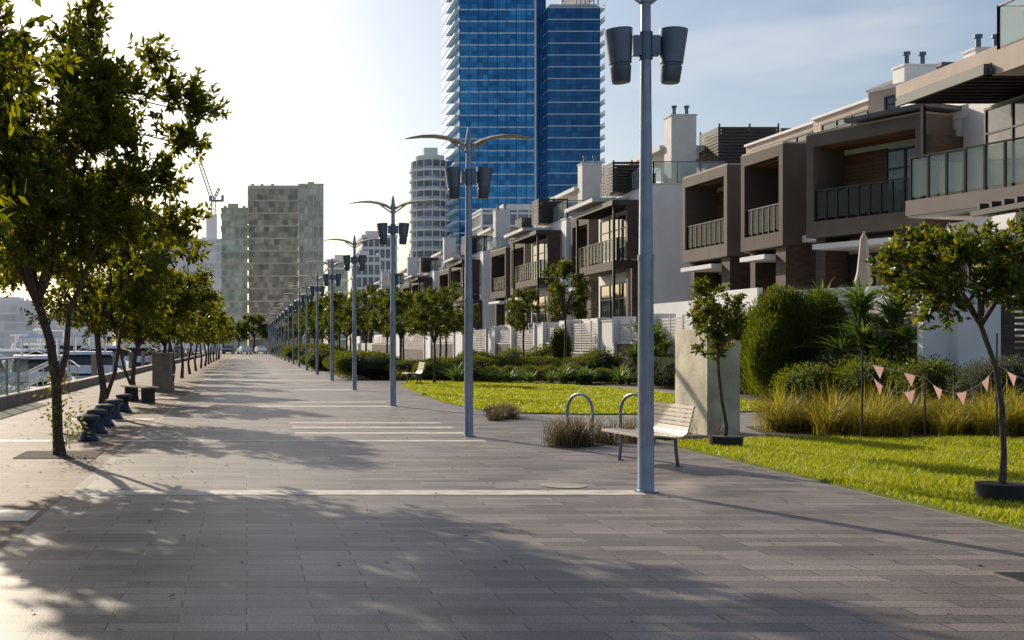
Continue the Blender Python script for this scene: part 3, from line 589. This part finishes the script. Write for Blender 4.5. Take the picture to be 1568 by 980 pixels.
eb=g.done(); eb.parent=EA; eb.location=(eb.location.x-20,eb.location.y-27,0)
# B
g=boxhouse(36.9,41.4,.9,frame='taupe',zt=8.95,xf=19.7,rot=.40,chim=False)
g('flat_canopy','roof').box(19.4,23.2,36.6,39.6,9.13,9.27); g('brick_side','brick').box(19.75,21.6,36.62,36.89,4.3,8.3)
g('low_terrace_wall','white').box(18.0,18.2,36.6,41.2,1.9,3.5); g.done()
g=Group('townhouse',(22.8,38,0)); g('rear_block','white').box(22.9,32,35.4,41.2,0,10.3); g('rear_parapet','beige').box(22.8,32,35.3,41.3,10.3,10.75); sidewin(g,35.3,23.6,26,8.9,10.0); chimney(g,24.3,39.2,10.75,11.5,'offw'); g.done()
g=Group('closed_patio_umbrella',(19.0,36.2,1.9)); g('pole','alu').tube([(19,36.2,1.9),(19,36.2,5.15)],.03,8)
g('folded_canopy','umb').tube([(19,36.2,z) for z in(5.1,4.95,4.4,3.9,3.6,3.5)],[.02,.1,.15,.2,.27,.22],9); g('base','kerb').box(18.75,19.25,35.95,36.45,1.9,2.0); g.done()
g=boxhouse(44.3,47.6,2.2,frame='taupe2',zt=9.2); g('low_terrace_wall','white').box(18.0,18.2,42.3,47.4,1.9,3.7); g.done()
g=boxhouse(49.6,54.0,2.0,frame='taupe',zt=9.2,chim=False); g('low_terrace_wall','white').box(18.4,18.6,47.8,53.8,1.9,3.5); g.done()
def whitehouse(y0,y1,dark='slatd'):
    g=Group('townhouse',(XF,y0,0))
    g('body','white').box(XF,33,y0,y1,0,9.55); g('coping','offw').box(XF-.05,33,y0-.05,y1+.05,9.55,9.62)
    railing(g,(XF+.1,y0+.1),(XF+3.6,y0+.1),9.62,1.05,1.1,glass='rail',post='steeld'); railing(g,(XF+.1,y0+.1),(XF+.1,y1-.1),9.62,1.05,1.1,glass='rail',post='steeld')
    chimney(g,XF+1.2,y0+.7,9.62,13.1,'offw',w=1.25,d=1)
    g('penthouse','offw').box(XF+4,XF+11,y0+.5,y1-.3,9.6,11.4); g('penthouse_roof','offw').box(XF+1.0,XF+7,y0+1.8,y1-1,11.55,11.8)
    g('penthouse_roof_2','roof').box(XF+6.5,XF+12,y0+.3,y1-.2,12.2,12.4); g('stair_block','white').box(XF+7,XF+11.8,y0+.6,y1-.6,11.8,12.19)
    louvres(g,XF+3.3,XF+6.3,y0+.1,y0+2.6,10.7,12.6,dark); g('penthouse_glass','win').box(XF+3.9,XF+3.98,y0+.8,y1-.6,9.7,11.3)
    g('balcony_slab','taupe2').box(XF-1.3,XF-.005,y0+1.6,y1-.3,5.5,5.95); railing(g,(XF-1.2,y0+1.7),(XF-1.2,y1-.4),5.95,1.1,.6); railing(g,(XF-1.15,y0+1.65),(XF-.05,y0+1.65),5.95,1.1,.6)
    for yy in np.arange(y0+1.3,y1,.45): g('pergola_beams','slatd').box(XF-1.5,XF-.01,yy,yy+.09,8.75,8.93)
    g('pergola_edge','slatd').box(XF-1.6,XF-1.5,y0+1.2,y1,8.7,8.95); g('pergola_edge','slatd').box(XF-1.5,XF-.01,y0+1.15,y0+1.25,8.7,8.95)
    g('pergola_roof','offw').box(XF-1.9,XF-.01,y0+3.6,y1+.2,9.15,9.35)
    louvres(g,XF-.9,XF+1,y0+3.4,y0+5.2,9.65,11.3,dark)
    for yy in (y0+1.7,y1-.5): g('pergola_posts','dark').box(XF-1.4,XF-1.28,yy,yy+.12,2,8.7)
    glazing(g,XF-.03,y0+1.8,y1-.6,6.05,8.5,4,'win'); glazing(g,XF-.03,y0+1.5,y1-.6,2.05,4.9,4,'win')
    g('brick_pier','brick').box(XF-.9,XF-.08,y0+.3,y0+1.2,1.2,5.45); g('brick_panel','brick').box(XF-.9,XF-.08,y0+1.0,y0+1.3,5.96,8.7)
    g('terrace_slab','offw').box(XF-2.6,XF-.01,y0,y1,0,1.9); g('low_terrace_wall','white').box(XF-2.3,XF-2.1,y0+.2,y1-.2,1.9,3.0)
    g.done()
whitehouse(58.0,66.8)
boxhouse(69.4,72.6,2.2,frame='taupe2',zt=9.2).done()
whitehouse(73.6,82.6)
boxhouse(85.5,89.2,2.6,frame='taupe',zt=9.2).done(); boxhouse(92,96.5,2.4,frame='taupe2',zt=9.2,chim=False).done()
whitehouse(99.5,108)
boxhouse(111,115.5,2.6,zt=9.2).done(); boxhouse(118,122.5,2.4,frame='taupe2',zt=9.2).done()
whitehouse(125.5,135); boxhouse(138,143,2.6,zt=9.2).done(); boxhouse(146,151,2.6,frame='taupe2',zt=9.2).done(); whitehouse(154,164); boxhouse(167,172,2.6,zt=9.2).done(); boxhouse(175,181,2.6,frame='taupe2',zt=9.2).done(); whitehouse(184,195)
# ---------------------------------------------------------------- distant city
TG=brickmat('tower_blue_glass',(.006,.075,.19),(.03,.16,.34),(.02,.05,.10),1.55,1.65,.05,rough=.08,vertical=True,offset=0,bump=0,metal=.55,noise=.25,nscale=.06,emit=.22)  # constant emission imitates aerial haze over the glass; no lamp here
TG2=brickmat('tower_dark_glass',(.006,.05,.13),(.015,.085,.20),(.01,.03,.06),1.5,1.65,.05,rough=.08,vertical=True,offset=0,bump=0,metal=.5,noise=.3,nscale=.05,emit=.18)  # same haze stand-in: weak emission added to the dark blue glass
SLABW=mat('tower_slab_edges',(.42,.52,.62),.6,emit=.16)  # slab edges glow slightly to imitate air light at a distance
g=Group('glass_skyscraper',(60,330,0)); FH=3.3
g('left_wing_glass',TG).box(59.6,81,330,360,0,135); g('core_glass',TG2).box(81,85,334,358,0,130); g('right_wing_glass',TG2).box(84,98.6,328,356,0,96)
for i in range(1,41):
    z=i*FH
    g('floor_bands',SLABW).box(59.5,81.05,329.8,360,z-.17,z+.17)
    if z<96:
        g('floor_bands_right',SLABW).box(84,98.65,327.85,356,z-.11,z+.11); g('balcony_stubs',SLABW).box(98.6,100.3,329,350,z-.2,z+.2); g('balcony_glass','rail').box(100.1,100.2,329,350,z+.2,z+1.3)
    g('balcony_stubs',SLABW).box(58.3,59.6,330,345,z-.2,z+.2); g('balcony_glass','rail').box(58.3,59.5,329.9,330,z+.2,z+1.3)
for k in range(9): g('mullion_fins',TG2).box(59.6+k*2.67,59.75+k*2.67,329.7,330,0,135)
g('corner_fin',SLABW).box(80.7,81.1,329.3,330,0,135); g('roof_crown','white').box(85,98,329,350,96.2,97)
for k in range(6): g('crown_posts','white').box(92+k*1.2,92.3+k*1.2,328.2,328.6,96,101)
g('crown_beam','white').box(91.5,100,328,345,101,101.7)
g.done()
def ringtower(name,cx,cy,r,h,m1,m2,fh=2.95):
    g=Group(name,(cx,cy,0)); g('core_glass',m1).tube([(cx,cy,0),(cx,cy,h)],r*.88,28)
    for k in range(14):
        an=k*math.pi/7+.2; x,y=cx+r*.9*math.cos(an),cy+r*.9*math.sin(an); g('blade_walls',m2).box(x-.1,x+.1,y-.1,y+.1,0,h)
    n=int(h/fh)
    for i in range(1,n+1): z=i*fh; g('balcony_rings',m2).tube([(cx,cy,z-.25),(cx,cy,z+.25)],r,28); g('balcony_glass',m3g).tube([(cx,cy,z+.25),(cx,cy,z+1.0)],r*.97,28)
    g('roof_cap',m2).tube([(cx,cy,h+.3),(cx,cy,h+1.6)],r*.7,24); g('roof_plant',m2).box(cx-2,cx+2,cy-2,cy+2,h+1.6,h+4); g.done(smooth=True)
HZ=mat('hazy_concrete',(.40,.41,.42),.8,var=.1,scale=.1,emit=.34); HZG=mat('hazy_glass',(.10,.12,.15),.2,var=.5,scale=.25,emit=.26); m3g=mat('hazy_balcony_glass',(.23,.27,.30),.2,var=.3,scale=.3,emit=.32)  # haze is put into the materials: even emission acts as air light
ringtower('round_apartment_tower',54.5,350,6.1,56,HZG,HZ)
def slabtower(name,x0,x1,y0,y1,h,m1,m2,fh=3.2,bays=0,band=.5,out=.3,plant=True):
    g=Group(name,(x0,y0,0)); g('glass_body',m1).box(x0,x1,y0,y1,0,h); rd=random.Random(int(x0*7+h))
    for i in range(1,int(h/fh)+1): z=i*fh; g('floor_bands',m2).box(x0-out,x1+out,y0-out,y1+out,z-band/2,z+band/2)
    if bays:
        for k in range(bays+1): x=x0+(x1-x0)*k/bays; g('piers',m2).box(x-.15,x+.15,y0-out*1.4,y0-.0,0,h)
    g('parapet',m2).box(x0-.2,x1+.2,y0-.2,y1+.2,h,h+.5)
    if plant: a_=rd.uniform(.1,.4); g('plant_room',m2).box(x0+(x1-x0)*a_,x0+(x1-x0)*(a_+.4),y0+2,y1-2,h+.5,h+1.8)
    for k in range(3): x=rd.uniform(x0,x1); g('roof_equipment',m2).box(x-.4,x+.4,y0+1,y0+2,h+.5,h+1.1)
    g.done()
HZ2=mat('hazy_office_bands',(.33,.30,.25),.7,var=.15,scale=.2,emit=.3)  # emission lifts the bands as distance haze would
HZG2=brickmat('hazy_office_glass',(.085,.08,.068),(.24,.21,.165),(.14,.125,.10),1.3,1.6,.08,rough=.15,vertical=True,offset=.3,bump=0,noise=.35,nscale=.5,emit=.42)  # glow on the panes stands in for haze in the air
HZG3=brickmat('hazy_green_glass',(.13,.155,.13),(.28,.30,.25),(.2,.22,.2),1.1,1.6,.06,rough=.12,vertical=True,offset=0,bump=0,noise=.4,nscale=.3,emit=.42)  # haze imitated by self-emission, not lit windows
HZ3=mat('far_hazy_wall',(.42,.42,.43),.8,var=.08,scale=.05,emit=.45); HZ3G=brickmat('far_hazy_glass',(.30,.31,.33),(.40,.40,.41),(.36,.36,.37),2.5,3.2,.2,rough=.4,vertical=True,offset=0,bump=0,noise=.2,nscale=.15,emit=.45)  # strongest painted haze: emission washes out the farthest walls and glass
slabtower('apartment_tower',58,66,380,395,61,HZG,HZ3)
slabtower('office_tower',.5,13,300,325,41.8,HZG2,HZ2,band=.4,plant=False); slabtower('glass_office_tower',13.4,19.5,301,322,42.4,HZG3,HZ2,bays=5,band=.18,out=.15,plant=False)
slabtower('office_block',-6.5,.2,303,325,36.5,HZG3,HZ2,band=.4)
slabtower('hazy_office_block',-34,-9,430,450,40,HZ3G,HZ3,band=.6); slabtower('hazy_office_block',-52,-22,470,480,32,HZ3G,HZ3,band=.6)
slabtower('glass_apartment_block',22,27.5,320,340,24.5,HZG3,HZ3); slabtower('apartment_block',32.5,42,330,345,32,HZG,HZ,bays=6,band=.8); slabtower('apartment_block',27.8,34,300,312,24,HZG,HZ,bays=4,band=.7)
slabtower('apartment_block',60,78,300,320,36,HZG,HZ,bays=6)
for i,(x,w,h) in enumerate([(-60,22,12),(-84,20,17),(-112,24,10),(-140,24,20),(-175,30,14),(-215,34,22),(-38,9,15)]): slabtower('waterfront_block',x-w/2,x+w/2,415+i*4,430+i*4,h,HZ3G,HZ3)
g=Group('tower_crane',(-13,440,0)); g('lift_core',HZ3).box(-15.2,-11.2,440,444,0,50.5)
def lattice(p,q,w,n,part='jib'):
    p,q=Vector(p),Vector(q); d=(q-p).normalized(); u=d.cross(Vector((0,1,0))).normalized()*w/2; v=Vector((0,w/2,0)); cs=[u+v,u-v,-u-v,-u+v]
    for c in cs: g(part,HZG).tube([p+c,q+c],.17,4)
    for i in range(n):
        a_=p.lerp(q,i/n); b_=p.lerp(q,(i+1)/n)
        for k in range(4): g(part,HZG).tube([a_+cs[k],b_+cs[(k+1)%4]],.1,3)
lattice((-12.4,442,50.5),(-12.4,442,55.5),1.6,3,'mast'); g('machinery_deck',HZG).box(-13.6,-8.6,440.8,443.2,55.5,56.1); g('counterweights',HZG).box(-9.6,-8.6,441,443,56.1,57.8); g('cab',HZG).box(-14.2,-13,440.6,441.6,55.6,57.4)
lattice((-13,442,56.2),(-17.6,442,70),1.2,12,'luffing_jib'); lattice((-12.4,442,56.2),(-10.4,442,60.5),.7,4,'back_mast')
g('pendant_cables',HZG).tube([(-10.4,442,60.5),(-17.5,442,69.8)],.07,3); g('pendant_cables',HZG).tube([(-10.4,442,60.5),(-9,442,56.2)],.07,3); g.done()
T_far=tree_parts(81,[(0,0,0),(0,0,2),(0,0,3)],.2,(0,0,5),(3.2,3,2.6),40,10,8,.5,LEAFD,clump=.9)
for i in range(16): place('distant_tree_row',T_far,(-14+i*2.9-2,222+random.uniform(-4,6),0),i,random.uniform(.7,1.0))
# ---------------------------------------------------------------- light
az=math.radians(-22.0); el=math.radians(25)
S=Vector((math.sin(az)*math.cos(el),math.cos(az)*math.cos(el),math.sin(el)))
ld=bpy.data.lights.new('sun','SUN'); ld.energy=5.0; ld.angle=math.radians(.5); ld.color=(1,.87,.68)
lo=bpy.data.objects.new('sun',ld); col.objects.link(lo); lo.rotation_euler=S.to_track_quat('Z','Y').to_euler(); lo.location=(-20,40,30)
w=bpy.data.worlds.new('World'); sc.world=w; w.use_nodes=True; n=w.node_tree.nodes; l=w.node_tree.links
bg=n['Background']; sky=n.new('ShaderNodeTexSky'); sky.sky_type='NISHITA'; sky.sun_disc=False; sky.sun_elevation=el; sky.sun_rotation=az
sky.air_density=1.0; sky.dust_density=2.0; sky.ozone_density=2.2; bg.inputs['Strength'].default_value=.108
tc=n.new('ShaderNodeTexCoord'); mp=n.new('ShaderNodeMapping'); mp.inputs['Scale'].default_value=(1.6,1.6,6); mp.inputs['Location'].default_value=(.3,0,.2)
no=n.new('ShaderNodeTexNoise'); no.inputs['Scale'].default_value=2.2; no.inputs['Detail'].default_value=5; no.inputs['Roughness'].default_value=.5
rp=n.new('ShaderNodeValToRGB'); rp.color_ramp.elements[0].position=.48; rp.color_ramp.elements[1].position=.72; rp.color_ramp.elements[1].color=(.45,.45,.45,1)
mx=n.new('ShaderNodeMixRGB'); mx.inputs[2].default_value=(9.5,9.1,8.7,1)
l.new(tc.outputs['Generated'],mp.inputs[0]); l.new(mp.outputs[0],no.inputs['Vector']); l.new(no.outputs['Fac'],rp.inputs[0]); l.new(rp.outputs[0],mx.inputs[0]); l.new(sky.outputs[0],mx.inputs[1]); l.new(mx.outputs[0],bg.inputs['Color'])
# ---------------------------------------------------------------- camera
cd=bpy.data.cameras.new('camera'); cam=bpy.data.objects.new('camera',cd); col.objects.link(cam); sc.camera=cam
cam.location=(0,0,1.65); cam.rotation_euler=(math.radians(90),0,0); cd.sensor_width=36; cd.lens=41.33; cd.shift_x=.259; cd.shift_y=.0242; cd.clip_end=9000; cd.clip_start=.1
